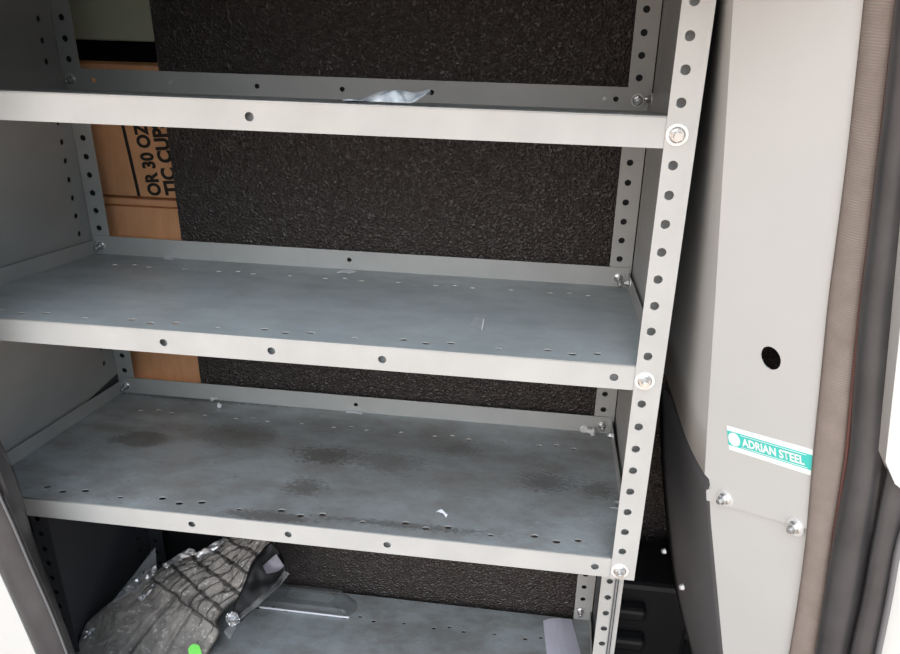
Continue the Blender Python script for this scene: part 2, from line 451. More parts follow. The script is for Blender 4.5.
cosS = 1 / math.sqrt(1 + SL * SL)
SX0, SX1 = XL + 0.006, XR - 0.005
def shelf(k, y0, mat, lip_holes, back_holes, up=True):
    z0 = shelf_z(k) + SL * y0
    fr = frame((0, y0, z0), (1, 0, 0), (0, cosS, SL * cosS))
    ln = (D - 0.004 - y0) / cosS
    hs = []
    for j in range(5):
        c = -0.1015 - j * 0.2153; cb = -0.1055 - j * 0.2185
        if c > SX0 + 0.05:
            hs += [(c, 0.0335, 0.0068, 0.0058), (c - 0.036, 0.0440, 0.0068, 0.0058), (c + 0.036, 0.0440, 0.0068, 0.0058)]
            if j < 4: hs.append((c - 0.1077, 0.0335, 0.0052, 0.0040))
            b0 = ln - 0.095
            hs += [(cb, b0 + 0.008, 0.0052, 0.0040), (cb - 0.036, b0 - 0.003, 0.0056, 0.0044), (cb + 0.036, b0 - 0.003, 0.0056, 0.0044)]
            if j < 4: hs.append((cb - 0.1092, b0 + 0.002, 0.0048, 0.0038))
    bm = bmesh.new()
    plate(bm, rect(SX0, SX1, 0, ln), [h for h in hs if SX0 + .02 < h[0] < SX1 - .02], 0.0016, fr @ Matrix.Translation((0, 0, -0.0008)), 12)
    # front lip, turned down, with an inward return
    zt, zb = z0, z0 - 0.0392
    plate(bm, rect(SX0, XR + 0.002, zb, zt), [(x, z, RH) for x, z in lip_holes], 0.0018, XZ(y0 + 0.0016), 14)
    box(bm, SX0, SX1, y0 + 0.001, y0 + 0.016, zb, zb + 0.0016)
    box(bm, SX0, SX1, y0 + 0.0150, y0 + 0.0160, zb, zb + 0.034)
    # rear flange, turned up
    zbk = shelf_z(k) + SL * (D - 0.004)
    plate(bm, rect(SX0, SX1, zbk - 0.001, zbk + 0.0405) if up else rect(SX0, SX1, zbk - 0.0405, zbk - 0.001), [(x, zbk + dz, RH * 0.8) for x, dz in back_holes], 0.0018, XZ(D - 0.0045), 12)
    # side flanges
    for x in (SX0, SX1 - 0.0014):
        vs = [bm.verts.new((xx, y, shelf_z(k) + SL * y + dz)) for xx in (x, x + 0.0014) for y, dz in ((y0 + 0.012, 0), (D - 0.006, 0), (D - 0.006, 0.030), (y0 + 0.012, 0.030))]
        bm.faces.new(vs[:4]); bm.faces.new(vs[4:][::-1])
        for i in range(4): bm.faces.new((vs[i], vs[(i + 1) % 4], vs[4 + (i + 1) % 4], vs[4 + i]))
    bm.normal_update()
    up_n = Vector((0, -SL, 1)).normalized()
    for f in bm.faces: f.material_index = 0 if abs(f.normal.dot(up_n)) > 0.995 else 1
    return obj('shelf', bm, [mat, M['paint']], unit)

LX = [-0.0405, -0.2080, -0.3760, -0.5442, -0.7130, -0.8810, -1.0480]
BX = [-0.0478, -0.2160, -0.3841, -0.5538, -0.7202, -0.8910, -1.0594]
S0 = shelf(0, 0.0, M['shelf_clean'], [(-0.5449, 0.0)], [(x, 0.019) for x in (-0.0478, -0.3841, -0.5538, -0.7202, -1.052)])
S1 = shelf(9, 0.0, M['shelf_clean'], [(x, -9 * P) for x in (-0.0423, -0.376, -0.544, -0.7131, -1.048)], [(-0.5545, 0.021)])
S2 = shelf(18, 0.0, M['shelf_dirty'], [(x, -18 * P) for x in (-0.0388, -0.3759, -0.5439, -0.7126)], [(-0.5536, 0.019)])
KB = 33.0
S3 = shelf(KB - 0.8, 0.170, M['shelf_worn'], [], [], False)

# flanged nut, washer and stud
def bolt(loc, d, stud=0.010, r=0.0078, parent=unit, wash=0.0142, name='bolt'):
    d = Vector(d).normalized(); loc = Vector(loc)
    bm = bmesh.new()
    cyl(bm, loc + d * 0.0016, loc + d * 0.0085, r, seg=6)
    cyl(bm, loc + d * 0.0016, loc + d * 0.0032, r * 1.32, r * 1.05, seg=18)
    cyl(bm, loc + d * 0.0085, loc + d * (0.0085 + stud), r * 0.56, r * 0.50, seg=12)
    n = int(stud / 0.0022)
    for i in range(n):
        q = loc + d * (0.0085 + 0.0022 * (i + 0.4))
        cyl(bm, q, q + d * 0.0010, r * 0.66, seg=12)
    o = obj(name, bm, M['steel'], parent)
    bm = bmesh.new(); cyl(bm, loc, loc + d * 0.0017, wash, wash * 0.96, seg=24)
    obj('washer', bm, M['zinc'], o)
    return o
for k in (0, 9, 18):
    bolt((0, -0.002, -k * P), (0, -1, 0), 0.007)
    bolt((-0.0095, D - 0.0062, ZR - k * P), (0, -1, 0) if k != 9 else (0.12, -1, -0.15), 0.010 if k != 9 else 0.024, 0.0072, wash=0.0118)
    bolt((-1.0986, D - 0.0062, ZR - k * P), (0, -1, 0), 0.014, 0.0072, wash=0.0115)
    bolt((XR - 0.0060, D - 0.060, ZR - k * P + 0.012), (-1, 0, 0), 0.003, 0.0066, wash=0.0100)
bolt((-0.0130, D - 0.003, ZR - 32 * P), (0, -1, 0), 0.010, 0.0072, wash=0.0118)
# small screws left in the rear flange of the top shelf
for x in (-0.8917, -0.0681):
    bm = bmesh.new()
    z = shelf_z(0) + SL * D + 0.021
    cyl(bm, (x, D - 0.0052, z), (x, D - 0.0095, z), 0.0048, 0.0036, 12)
    obj('screw', bm, M['zinc'], S0)

# ------------------------------------------------------------------ cardboard cartons in the gap
YB = D + 0.060
zb_up = aty(140, 197.5, YB).z
zt_up = aty(120, 64.5, YB).z
def carton(name, label, x0, x1, z0, z1, dep, lid):
    t = thing(name, label, 'box', ((x0 + x1) / 2, YB + dep / 2, z0), 'cardboard cartons behind the shelving')
    bm = bmesh.new(); box(bm, x0, x1, YB, YB + dep, z0, z1 - (lid + 0.0045 if lid else 0), 0.003)
    if lid: box(bm, x0 + 0.012, x1 - 0.012, YB + 0.012, YB + dep - 0.008, z1 - lid - 0.006, z1 - lid + 0.002)
    obj('carton_body', bm, M['card'], t)
    if lid:
        bm = bmesh.new(); box(bm, x0 - 0.002, x1 + 0.002, YB - 0.0020, YB + dep + 0.002, z1 - lid, z1 + 0.0015, 0.002)
        obj('lid_flap', bm, M['card'], t)
    return t
up = carton('cardboard_box', 'upper cardboard carton printed 30 OZ CUPS, behind the left upright', -1.20, -0.80, zb_up + 0.0015, zt_up, 0.045, 0)
lo = carton('cardboard_box', 'plain lower cardboard carton under the printed one', -1.205, -0.80, -0.803, zb_up - 0.0045, 0.050, 0.0130)
bm = bmesh.new()
zl_ = aty(140, 237, YB).z
box(bm, -1.203, -0.802, YB - 0.0012, YB + 0.001, zl_ - 0.0016, zl_ + 0.0016)
obj('crease', bm, M['card'], lo)
bm = bmesh.new()
up3 = Vector((0, 0, 1))
def vtext(bm, body, pbase0, pbase1, h, bold):
    # baseline runs straight up the carton, tops of the letters to the left
    a = Vector(pbase0); b_ = Vector(pbase1)
    m = frame((a.x, YB - 0.0006, a.z), (0, 0, 1), (-1, 0, 0))
    text_on(bm, body, m, b_.z - a.z, h, bold, 0.0)
a = aty(161.0, 196.5, YB); b_ = aty(150.5, 119, YB)
hh = aty(163.5, 190, YB).x - aty(147.5, 190, YB).x
vtext(bm, 'OR 30 OZ', (a.x - 0.002, 0, zb_up + 0.003), (0, 0, zb_up + 0.158), hh * 0.86, 0.045)
a = aty(179.0, 196.5, YB)
vtext(bm, 'TIC CUPS', (a.x - 0.002, 0, zb_up + 0.003), (0, 0, zb_up + 0.162), hh * 0.92, 0.045)
a = aty(124, 127, YB); b_ = aty(138.5, 196, YB)
xl = (a.x + b_.x) / 2
box(bm, xl - 0.0036, xl + 0.0036, YB - 0.0006, YB - 0.0002, zb_up + 0.003, zt_up - 0.02)
# the carton leans a little, and its print with it
bmesh.ops.rotate(bm, verts=bm.verts, cent=(xl, YB, zb_up), matrix=Matrix.Rotation(-math.radians(4.5), 3, 'Y'))
bmesh.ops.translate(bm, verts=bm.verts, vec=(0.006, 0, 0))
obj('lettering', bm, M['ink'], up)

# ------------------------------------------------------------------ grey partition panel on the right
A0 = aty(734, 0, -0.03); A1 = aty(705, 475, -0.03); A2 = aty(866, 0, -0.15)
PN = (A2 - A0).cross(A1 - A0).normalized()
if PN.y > 0: PN = -PN
def fp(px, py, lift=0.0): return at(px, py, PN, A0) + PN * lift
part = thing('partition_panel', 'light grey folded steel partition panel right of the shelving', 'panel', (0.15, -0.05, -1.335))
FM = frame(A0, A2 - A0, A0 - A1)
if FM.col[2].to_3d().dot(PN) < 0: pass
FI = FM.inverted()
def loc2(p): q = FI @ p; return (q.x, q.y)
hole = loc2(fp(771, 358)); hr = abs(loc2(fp(782, 358))[0] - hole[0])
topL = A0 + (A0 - A1) * 0.6; rt = fp(866, 0); topR = rt + (rt - fp(847, 171)) * 1.6
right_px = [(847, 171), (830, 300), (822, 380), (814, 457), (809.5, 510)]
ol = [loc2(topL), loc2(topR), loc2(rt)] + [loc2(fp(x + 4, y)) for x, y in right_px] + [loc2(fp(814, 531)), loc2(fp(707, 500)), loc2(fp(706.8, 490)), loc2(fp(711, 488)), loc2(fp(709.5, 479)), loc2(fp(705.2, 474))]
bm = bmesh.new(); plate(bm, ol, [(hole[0], hole[1], hr * 0.98, hr * 1.0)], 0.002, FM, 24)
obj('face', bm, M['partition'], part)
low = [(708.5, 500), (709.5, 520), (716, 590), (722, 654)]
lowr = [(813, 505), (808, 549), (799, 600), (790, 654)]
l0, r0 = fp(722, 654), fp(790, 654)
bl, br = l0 + (l0 - fp(716, 590)) * 3.5, r0 + (r0 - fp(799, 600)) * 4.0
ol = [loc2(fp(707.8, 487))] + [loc2(fp(x, y)) for x, y in low] + [loc2(bl), loc2(br)] + [loc2(fp(x + 4, y)) for x, y in lowr[::-1]]
bm = bmesh.new(); plate(bm, ol, [], 0.002, Matrix.Translation(-PN * 0.0035) @ FM)
obj('lower_face', bm, M['partition'], part)
# returns folded back from the face, upper one overlapping the lower
def aty_c(px, py, y): return aty(px, py, y)
bm = bmesh.new()
yb = 0.26
e0 = topL; e1 = A1
f0 = Vector((0.060, yb, topL.z)); f1 = aty(661, 362, yb)
rows = []
for i in range(13):
    s = i / 12
    a_ = e0.lerp(e1, s); c_ = f0.lerp(f1, s)
    row = []
    for j in range(17):
        u = (j / 16) ** 1.6
        q = a_.lerp(c_, u) + Vector((-0.010, 0.004, 0)) * (math.sin(math.pi * min(1, u * 3.0) / 2) * (1 - u))
        row.append(q)
    rows.append(row)
loft(bm, rows, 0.0018, (1, 0, 0))
obj('upper_return', bm, M['partition'], part, True)
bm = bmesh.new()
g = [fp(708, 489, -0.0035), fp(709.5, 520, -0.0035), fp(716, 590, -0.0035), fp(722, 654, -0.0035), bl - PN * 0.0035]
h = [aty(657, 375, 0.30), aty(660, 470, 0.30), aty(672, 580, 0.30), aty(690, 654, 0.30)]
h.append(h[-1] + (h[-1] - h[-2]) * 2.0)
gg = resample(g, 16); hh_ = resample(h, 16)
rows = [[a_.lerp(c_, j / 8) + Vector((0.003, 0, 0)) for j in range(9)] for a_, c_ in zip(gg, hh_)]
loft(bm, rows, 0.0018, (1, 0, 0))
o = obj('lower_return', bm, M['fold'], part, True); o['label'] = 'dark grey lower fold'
for px, py in ((722.5, 498), (793, 526.5)):
    bolt(fp(px + 3, py, 0.0011), PN, 0.006, 0.0066, part, 0.0128)
# small fasteners low in the return
for px, py, y in ((683, 587, 0.14), (665, 551, 0.26)):
    q = aty(px, py, y)
    bm = bmesh.new(); cyl(bm, q, q + Vector((-0.006, -0.002, 0)), 0.006, 0.004, 12); obj('screw', bm, M['zinc'], part)
# teal and white maker's plate
sa, sb, sd = fp(730.5, 426, 0.0013), fp(817.5, 451, 0.0013), fp(730, 449, 0.0013)
SM = frame(sd, sb - sa, sa - sd)
if SM.col[2].to_3d().dot(PN) < 0: print('sticker flipped')
sw, sh = (sb - sa).length, (sa - sd).length
bm = bmesh.new(); plate(bm, rect(0, sw, 0, sh), [], 0.0006, SM)
st = obj('sticker', bm, M['sticker'], part); st['label'] = 'teal and white maker sticker'
bm = bmesh.new()
plate(bm, rect(0, sw, sh * 0.20, sh * 0.80), [], 0.0006, SM @ Matrix.Translation((0, 0, 0.0003)))
obj('band', bm, M['teal'], st)
bm = bmesh.new()
text_on(bm, 'ADRIAN STEEL', SM @ Matrix.Translation((sw * 0.185, sh * 0.33, 0)), sw * 0.72, sh * 0.34, 0.03, 0.0012)
for yy in (0.245, 0.735): plate(bm, rect(sw * 0.17, sw * 0.93, sh * yy, sh * (yy + 0.02)), [], 0.0002, SM @ Matrix.Translation((0, 0, 0.0009)))
obj('lettering', bm, M['sticker'], st)
bm = bmesh.new()
n = 28; rr_ = sh * 0.27
pts = [(sw * 0.085 + rr_ * math.cos(2 * math.pi * i / n), sh * 0.5 + rr_ * math.sin(2 * math.pi * i / n)) for i in range(n)]
plate(bm, pts, [], 0.0003, SM @ Matrix.Translation((0, 0, 0.0009)))
obj('emblem', bm, M['sticker'], st)

# ------------------------------------------------------------------ door edge on the right: felt strip, rubber seal, white door
tl = [(888, -260), (877, -110), (866, 0), (853, 120), (847, 171), (838, 240), (830, 300), (822, 380), (814, 457), (807, 540), (799, 600), (790, 654), (776, 730), (758, 820)]
tr_ = [(921, -260), (908, -110), (896, 0), (882, 120), (876, 171), (868, 240), (860, 300), (852, 380), (845, 457), (832, 540), (825, 600), (817, 654), (805, 730), (790, 820)]
lp = [fp(x, y, 0.003) for x, y in tl]
rp = [aty(x, y, -0.180) for x, y in tr_]
lp2, rp2 = resample(lp, 60), resample(rp, 60)
bm = bmesh.new(); rows = []
for a_, c_ in zip(lp2, rp2):
    d = (c_ - a_)
    w = Vector((-d.y, d.x, 0)).normalized(); w = -w if w.y > 0 else w
    rows.append([a_ - w * 0.006] + [a_.lerp(c_, u) + w * 0.006 * math.sin(math.pi * u) ** 0.5 for u in (0.02, 0.15, 0.3, 0.5, 0.7, 0.85, 0.98)] + [c_ - w * 0.006])
loft(bm, rows)
bm2 = bm
tag(obj('edge_trim', bm2, M['felt'], None, True), 'brown ribbed felt strip between the grey partition panel and the rubber seal', 'trim')

sl_ = [(x, y) for x, y in tr_]
sr_ = [(957, -260), (943, -110), (930, 0), (917, 120), (910, 171), (902, 240), (895, 300), (890, 380), (887, 457), (873, 540), (861, 600), (849, 654), (833, 730), (812, 820)]
mid = []; rad = []
for a_, c_ in zip(sl_, sr_):
    p0 = aty(a_[0], a_[1], -0.195); p1 = aty(c_[0], c_[1], -0.195)
    mid.append((p0 + p1) / 2); rad.append((p1 - p0).length / 2)
n = 60
mids = resample(mid, n)
rads = [rad[min(int(i / (n - 1) * (len(rad) - 1) + 0.5), len(rad) - 1)] for i in range(n)]
rads = [sum(rads[max(0, i - 4):i + 5]) / len(rads[max(0, i - 4):i + 5]) for i in range(n)]
bm = bmesh.new(); tube(bm, mids, [r * 0.98 for r in rads], 0.018, Vector((1, -0.15, 0)), 18)
seal_r = thing('door_seal', 'thick black rubber door seal beside the brown felt strip, right edge', 'seal', (0.22, -0.195, -1.2), 'rubber door seals')
obj('seal_bulb', bm, M['rubber'], seal_r, True)
bm = bmesh.new(); tube(bm, [aty(x + 1.5, y, -0.186) for x, y in tr_], 0.0022, 0.0022, Vector((1, 0, 0)), 8)
M['rust'] = new_mat('reddish_lip', (0.12, 0.05, 0.04), 0.7)
obj('seal_line', bm, M['rust'], seal_r, True)

door = thing('van_door', 'white van door edge with black weatherstrip at the far right', 'door', (0.40, -0.26, -1.2))
dpx = [(902, 300), (899.5, 340), (885.5, 462), (895, 484), (905, 470)]
yD = -0.235
bm = bmesh.new()
o1 = [aty(x, y, yD) for x, y in [(935, -60), (930, 0), (899.5, 335), (885.5, 462), (895, 484), (915, 500), (1300, 520), (1300, -60)]]
plate(bm, [(q.x, q.z) for q in o1], [], 0.03, XZ(yD + 0.015))
obj('door_shell', bm, M['white'], door)
wp = [(917, 490), (914, 500), (899, 545), (889, 600), (878, 654), (862, 730), (842, 810)]
bm = bmesh.new()
tube(bm, resample([aty(x, y, yD) for x, y in wp], 30), 0.0035, 0.0045, Vector((1, 0, 0)), 10)
M['stripline'] = new_mat('pale_seal_line', (0.14, 0.14, 0.145), 0.4)
obj('seal_line', bm, M['stripline'], door, True)
a1 = [(889, 470), (874, 545), (864, 600), (852, 654), (836, 730), (816, 810)]
a2 = [(935, 420), (902, 545), (891, 600), (880, 654), (864, 730), (844, 810)]
bm = bmesh.new()
loft(bm, [[p.lerp(q, u) + Vector((0, -0.004 * math.sin(math.pi * u), 0)) for u in (0, .25, .5, .75, 1)] for p, q in zip(resample([aty(x, y, yD + 0.008) for x, y in a1], 24), resample([aty(x, y, yD + 0.008) for x, y in a2], 24))], 0.008, (0, 1, 0))
obj('weatherstrip', bm, M['rubber'], door, True)
bm = bmesh.new()
o1 = [aty(x, y, yD + 0.034) for x, y in [(925, -60), (912, 120), (898, 300), (886, 440), (868, 560), (846, 660), (820, 790), (1300, 790), (1300, -60)]]
plate(bm, [(q.x, q.z) for q in o1], [], 0.006, XZ(yD + 0.034))
obj('backing', bm, M['rubber'], door)
bm = bmesh.new()
o1 = [aty(x, y, yD + 0.012) for x, y in [(899, 560), (888, 610), (878, 660), (850, 790), (1300, 790), (1300, 560)]]
plate(bm, [(q.x, q.z) for q in o1], [], 0.02, XZ(yD + 0.022))
obj('inner_skin', bm, M['white'], door)

# ------------------------------------------------------------------ door edge on the left
inn = [(-112, -120), (-100, 40), (-84, 180), (-60, 300), (-40, 380), (-18, 440), (0, 488), (16, 524), (34.6, 568), (53, 610), (70, 654), (92, 720), (118, 800)]
out = [(-172, -120), (-160, 40), (-144, 180), (-120, 300), (-98, 400), (-72, 470), (-36, 510), (-16, 540), (0, 566), (20, 610), (38, 652), (60, 715), (86, 800)]
yS = -0.12
pi_, po_ = resample([aty(x, y, yS) for x, y in inn], 64), resample([aty(x, y, yS) for x, y in out], 64)
bm = bmesh.new(); tube(bm, [(a_ + c_) / 2 for a_, c_ in zip(pi_, po_)], [(a_ - c_).length / 2 for a_, c_ in zip(pi_, po_)], 0.016, Vector((1, 0, 0.3)), 18)
seal_l = thing('door_seal', 'black rubber door seal curving up beside white paint, lower left corner', 'seal', (-1.0, yS, -1.2), 'rubber door seals')
obj('seal_bulb', bm, M['rubber'], seal_l, True)
bm = bmesh.new(); tube(bm, [p + Vector((0, -0.006, 0)) for p in pi_], 0.0022, 0.0022, Vector((1, 0, 0)), 8)
obj('seal_line', bm, M['stripline'], seal_l, True)  # highlight along the seal edge, drawn as a paler grey bead
fl = [(-104, -120), (-92, 40), (-76, 180), (-52, 300), (-26, 375), (-6, 430), (12, 470), (21, 497), (27, 520), (40, 560), (57, 606), (73, 652), (95, 720), (121, 800)]
pf = resample([aty(x, y, yS + 0.03) for x, y in fl], 64)
bm = bmesh.new(); loft(bm, [[a_.lerp(c_, u) + Vector((0, 0.004 * math.sin(math.pi * u), 0)) for u in (0, .33, .66, 1)] for a_, c_ in zip(pi_, pf)], 0.003, (0, 1, 0))
obj('seal_flap', bm, M['rubber'], seal_l, True)
bm = bmesh.new()
oo = [aty(x, y, yS - 0.002) for x, y in [(-172, -120), (-160, 40), (-144, 180), (-120, 300), (-98, 400), (-72, 470), (-36, 510), (-16, 540), (0, 564), (20, 608), (40, 654), (62, 715), (88, 800), (88, 1000), (-1100, 1000), (-1100, -120)]]
plate(bm, [(q.x, q.z) for q in oo], [], 0.02, XZ(yS - 0.0))
struct('trim_left', bm, M['white'])
bm = bmesh.new(); box(bm, -3.2, 2.6, -0.24, -0.14, 0.27, 0.70, 0.01)
struct('wall_front', bm, M['white'])

# ------------------------------------------------------------------ things lying about
def crumple(p, f, a): return noise.noise_vector(p * f) * a
# pale plastic wrap on the top shelf
yW = 0.10
topw = [(344, 103), (365, 97.5), (378, 92.5), (392, 89.5), (405, 91), (415, 92.5), (429.5, 89.3)]
botw = [(343, 106), (362, 107), (378, 108), (392, 109), (402, 109.5), (412, 107), (429, 92)]
def onshelf1(x, y):
    q = aty(x, y, yW); q.z = max(q.z, shelf_z(0) + SL * yW + 0.003); return q
tw = resample([onshelf1(x, y) for x, y in botw], 26)
tt = resample([aty(x, y, yW + 0.02) for x, y in topw], 26)
rows = []
for i, (a_, c_) in enumerate(zip(tw, tt)):
    row = []
    for j in range(9):
        u = j / 8
        q = a_.lerp(c_, u)
        q = q + crumple(q, 45, 0.008) * math.sin(math.pi * u) + Vector((0, -0.006, 0.003)) * math.sin(math.pi * u)
        zmin = shelf_z(0) + SL * q.y + 0.003
        q.z = max(q.z, zmin)
        row.append(q)
    b0 = Vector((c_.x, c_.y + 0.015, max(c_.z - 0.008, shelf_z(0) + SL * (c_.y + 0.015) + 0.001)))
    row += [c_.lerp(b0, 0.5) + crumple(c_, 45, 0.004), b0]
    rows.append(row)
bm = bmesh.new(); loft(bm, rows)
tag(obj('plastic_wrap', bm, M['wrap'], None, False), 'crumpled pale plastic wrapper lying on the top shelf', 'wrapper')

# loose bolts and screws on the third shelf
def loose(name, label, px, py, k, ang, ln, r, head=True, group=None):
    q = atshelf(px, py, k)
    t = thing(name, label, 'bolt' if head else 'screw', (q.x, q.y, q.z), group)
    d = Vector((math.cos(ang), math.sin(ang), math.sin(ang) * SL)).normalized()
    up_ = Vector((0, -SL, 1)).normalized()
    c = q + up_ * (r * 1.02 if head else r)
    bm = bmesh.new(); cyl(bm, c, c + d * ln, r * 0.55, r * 0.5, 10)
    for i in range(int(ln / 0.003)): cyl(bm, c + d * (0.003 * i + 0.001), c + d * (0.003 * i + 0.002), r * 0.68, seg=10)
    obj('shank', bm, M['bright'], t)
    bm = bmesh.new(); cyl(bm, c - d * r * 0.8, c, r, seg=6); cyl(bm, c - d * r * 0.15, c, r * 1.2, seg=16); obj('head', bm, M['bright'], t)
    return t
loose('hex_bolt', 'loose zinc bolt lying nearest the right rear corner of the stained shelf', 592, 435.5, 18, 2.7, 0.012, 0.0085, True, 'loose bolts on the third shelf')
loose('hex_bolt', 'loose zinc bolt in the middle of the three by the right rear corner', 583.5, 432, 18, 1.9, 0.012, 0.0075, True, 'loose bolts on the third shelf')
loose('hex_bolt', 'loose zinc bolt farthest left of the three by the right rear corner', 577.5, 428.5, 18, 2.0, 0.022, 0.0055, True, 'loose bolts on the third shelf')
loose('screw', 'small bright screw lying against the rear flange of the third shelf', 212.5, 401, 18, 0.9, 0.022, 0.0048, False, 'small screws on the third shelf')
loose('screw', 'small bright screw lying just in front of the other one, third shelf', 219.5, 407.5, 18, 2.1, 0.016, 0.0042, False, 'small screws on the third shelf')

def scrap(name, label, px, k, mat, cat, bend=0.002, nrm_off=0.0016):
    n_ = Vector((0, -SL, 1)).normalized()
    a_, b1, c_, d_ = [atshelf(x, y, k) + n_ * nrm_off for x, y in px]
    rows = []
    for i in range(6):
        u = i / 5
        rows.append([a_.lerp(d_, u).lerp(b1.lerp(c_, u), j / 5) + n_ * (bend * (math.sin(math.pi * j / 5) + 0.6 * noise.noise(Vector((i * .7 + px[0][0], j * .7, k))))) for j in range(6)])
    bm = bmesh.new(); loft(bm, rows, 0.0006, n_)
    return tag(obj(name, bm, mat), label, cat)
scrap('paper_scrap', 'white paper scrap at the left rear of the second shelf', [(163.5, 260.5), (173, 261.5), (176, 258), (166, 257)], 9, M['paper'], 'scrap')
scrap('plastic_scrap', 'small clear plastic scrap with one white edge, right part of second shelf', [(471, 329), (481, 332), (484, 321), (473, 319)], 9, M['clear'], 'scrap', 0.003)
scrap('plastic_chip', 'thin white sliver standing right of the clear scrap on second shelf', [(481, 332), (483, 332), (485, 320.5), (483, 320.5)], 9, M['paper'], 'scrap', 0.002)
scrap('paper_shred', 'little white shred under the rear flange hole, second shelf', [(337, 274), (350, 274.5), (356, 272.5), (340, 271.5)], 9, M['paper'], 'scrap', 0.002)
scrap('paper_sliver', 'thin white sliver along the rear flange of the stained shelf', [(346, 413.5), (362, 415), (362, 412.8), (346, 411.4)], 18, M['paper'], 'scrap', 0.001)
scrap('twisted_shred', 'twisted pale shred near the front of the stained shelf', [(436, 513), (446, 518), (448, 516), (438, 511.5)], 18, M['paper'], 'scrap', 0.004)

# ---- bottom shelf: dusty bag, clear plastic pieces, card
KS = KB - 0.8
def on4(px, py, lift=0.0): return atshelf(px, py, KS) + Vector((0, 0, lift))
bag = thing('dusty_bag', 'crumpled dusty grey plastic bag with black strap on the bottom shelf', 'bag', tuple(on4(190, 640)))
# the bag lies as a wedge, low in front at the left, propped up at the back
bn = Vector((0.10, -0.62, 0.78)).normalized(); bp0 = on4(200, 660, 0.035)
def bagp(px, py): return at(px, py, bn, bp0)
upl = [(60, 668), (79, 632), (104, 607), (131, 590), (160, 568), (186, 557), (206, 549), (222, 541), (240, 534), (256, 528)]
lor = [(170, 760), (196, 690), (205, 656), (218, 633), (215, 620), (228, 604), (247, 590), (254, 572), (265, 556), (278, 532)]
ua, la = resample([bagp(*q) for q in upl], 110), resample([bagp(*q) for q in lor], 110)
rows = []
for i, (a_, c_) in enumerate(zip(ua, la)):
    row = []
    for j in range(71):
        u = j / 70
        q = a_.lerp(c_, u)
        h_ = 0.020 * math.sin(math.pi * u) ** 0.6
        v = i / 109
        # two long welds along the bag, and quilt-like creases on its far end
        for s in (0.36, 0.60):
            if v < 0.62: h_ -= 0.014 * math.exp(-((u - s - 0.05 * math.sin(v * 5)) / 0.022) ** 2)
        if v > 0.50:
            w_ = min(1, (v - 0.50) * 8)
            c1 = abs(math.sin((u * 5 + v * 9) * 1.57)); c2 = abs(math.sin((u * 6 - v * 8) * 1.57 + 0.6))
            h_ -= w_ * (0.010 * (1 - min(1, c1 * 4)) + 0.010 * (1 - min(1, c2 * 4)))
        n1 = noise.noise(q * 22) * 0.006 + abs(noise.noise(q * 38)) * 0.006 + abs(noise.noise(q * 95 + Vector((5, 2, 1)))) * 0.006 - 0.004
        if u > 0.55: n1 += 0.004 * abs(noise.noise(q * 60 + Vector((3, 1, 2))))
        row.append(q + bn * (h_ + n1 * math.sin(math.pi * min(1, max(0, u))) ** 0.4))
    rows.append(row)
bm = bmesh.new()
loft(bm, rows, 0.022, -bn)
bm.verts.index_update()
for v in bm.verts:
    zmin = shelf_z(KS) + SL * v.co.y + 0.002
    if v.co.y < D - 0.01 and v.co.z < zmin: v.co.z = zmin
    if v.co.y > D - 0.014: v.co.y = D - 0.014
    if v.co.x < XL + 0.006: v.co.x = XL + 0.006
uvl = bm.loops.layers.uv.new('sheet')
bm.verts.ensure_lookup_table()
keep = {}
for i in range(110):
    for j in range(71): keep[i * 71 + j] = (j / 70, i / 109)
for f in bm.faces:
    for l in f.loops: l[uvl].uv = keep.get(l.vert.index, (0, 0))
obj('bag_body', bm, M['bag'], bag, True)
def ribbon(px1, px2, n_, pl, amp, th, seed, lift=0.0, frq=30):
    a_ = resample([at(x, y, pl[0], pl[1]) for x, y in px1], n_); c_ = resample([at(x, y, pl[0], pl[1]) for x, y in px2], n_)
    nn = Vector(pl[0])
    rows = []
    for p, q in zip(a_, c_):
        row = []
        for j in range(9):
            r = p.lerp(q, j / 8)
            row.append(r + nn * (lift + amp * noise.noise(r * frq + Vector((seed, 0, 0)))))
        rows.append(row)
    bm = bmesh.new(); loft(bm, rows, th, -nn)
    return bm
pl0 = (tuple(bn), tuple(bp0 + bn * 0.012))
bm = ribbon([(231, 613), (243, 586), (251, 566), (262, 550), (272, 542)], [(240, 622), (256, 606), (272, 592), (286, 575), (283, 556)], 26, pl0, 0.012, 0.004, 5)
o = obj('strap', bm, M['matt'], bag, True); o['label'] = 'black plastic strap'
bm = ribbon([(264, 567), (272, 560), (278, 556)], [(268, 575), (279, 572), (285, 567)], 12, pl0, 0.010, 0.001, 9, 0.018)
obj('strap_sheen', bm, M['plum'], bag)  # purple reflection on the black strap, painted as a raised strip
bm = ribbon([(224, 632), (236, 618), (256, 601), (274, 584), (285, 571)], [(230, 640), (240, 622), (260, 604), (279, 587), (290, 574)], 26, pl0, 0.006, 0.002, 2, 0.004)
obj('film_edge', bm, M['smoke'], bag)
bm = ribbon([(226, 616), (232, 612), (240, 614)], [(228, 626), (234, 627), (241, 623)], 14, pl0, 0.02, 0.001, 7, 0.012, 90)
obj('foil_lump', bm, M['shine'], bag)
bm = ribbon([(191, 650), (195, 645), (202, 646)], [(193, 662), (198, 656), (205, 656)], 10, pl0, 0.004, 0.0006, 4, 0.024)
o = obj('tag', bm, M['lime'], bag); o['label'] = 'bright green tag'
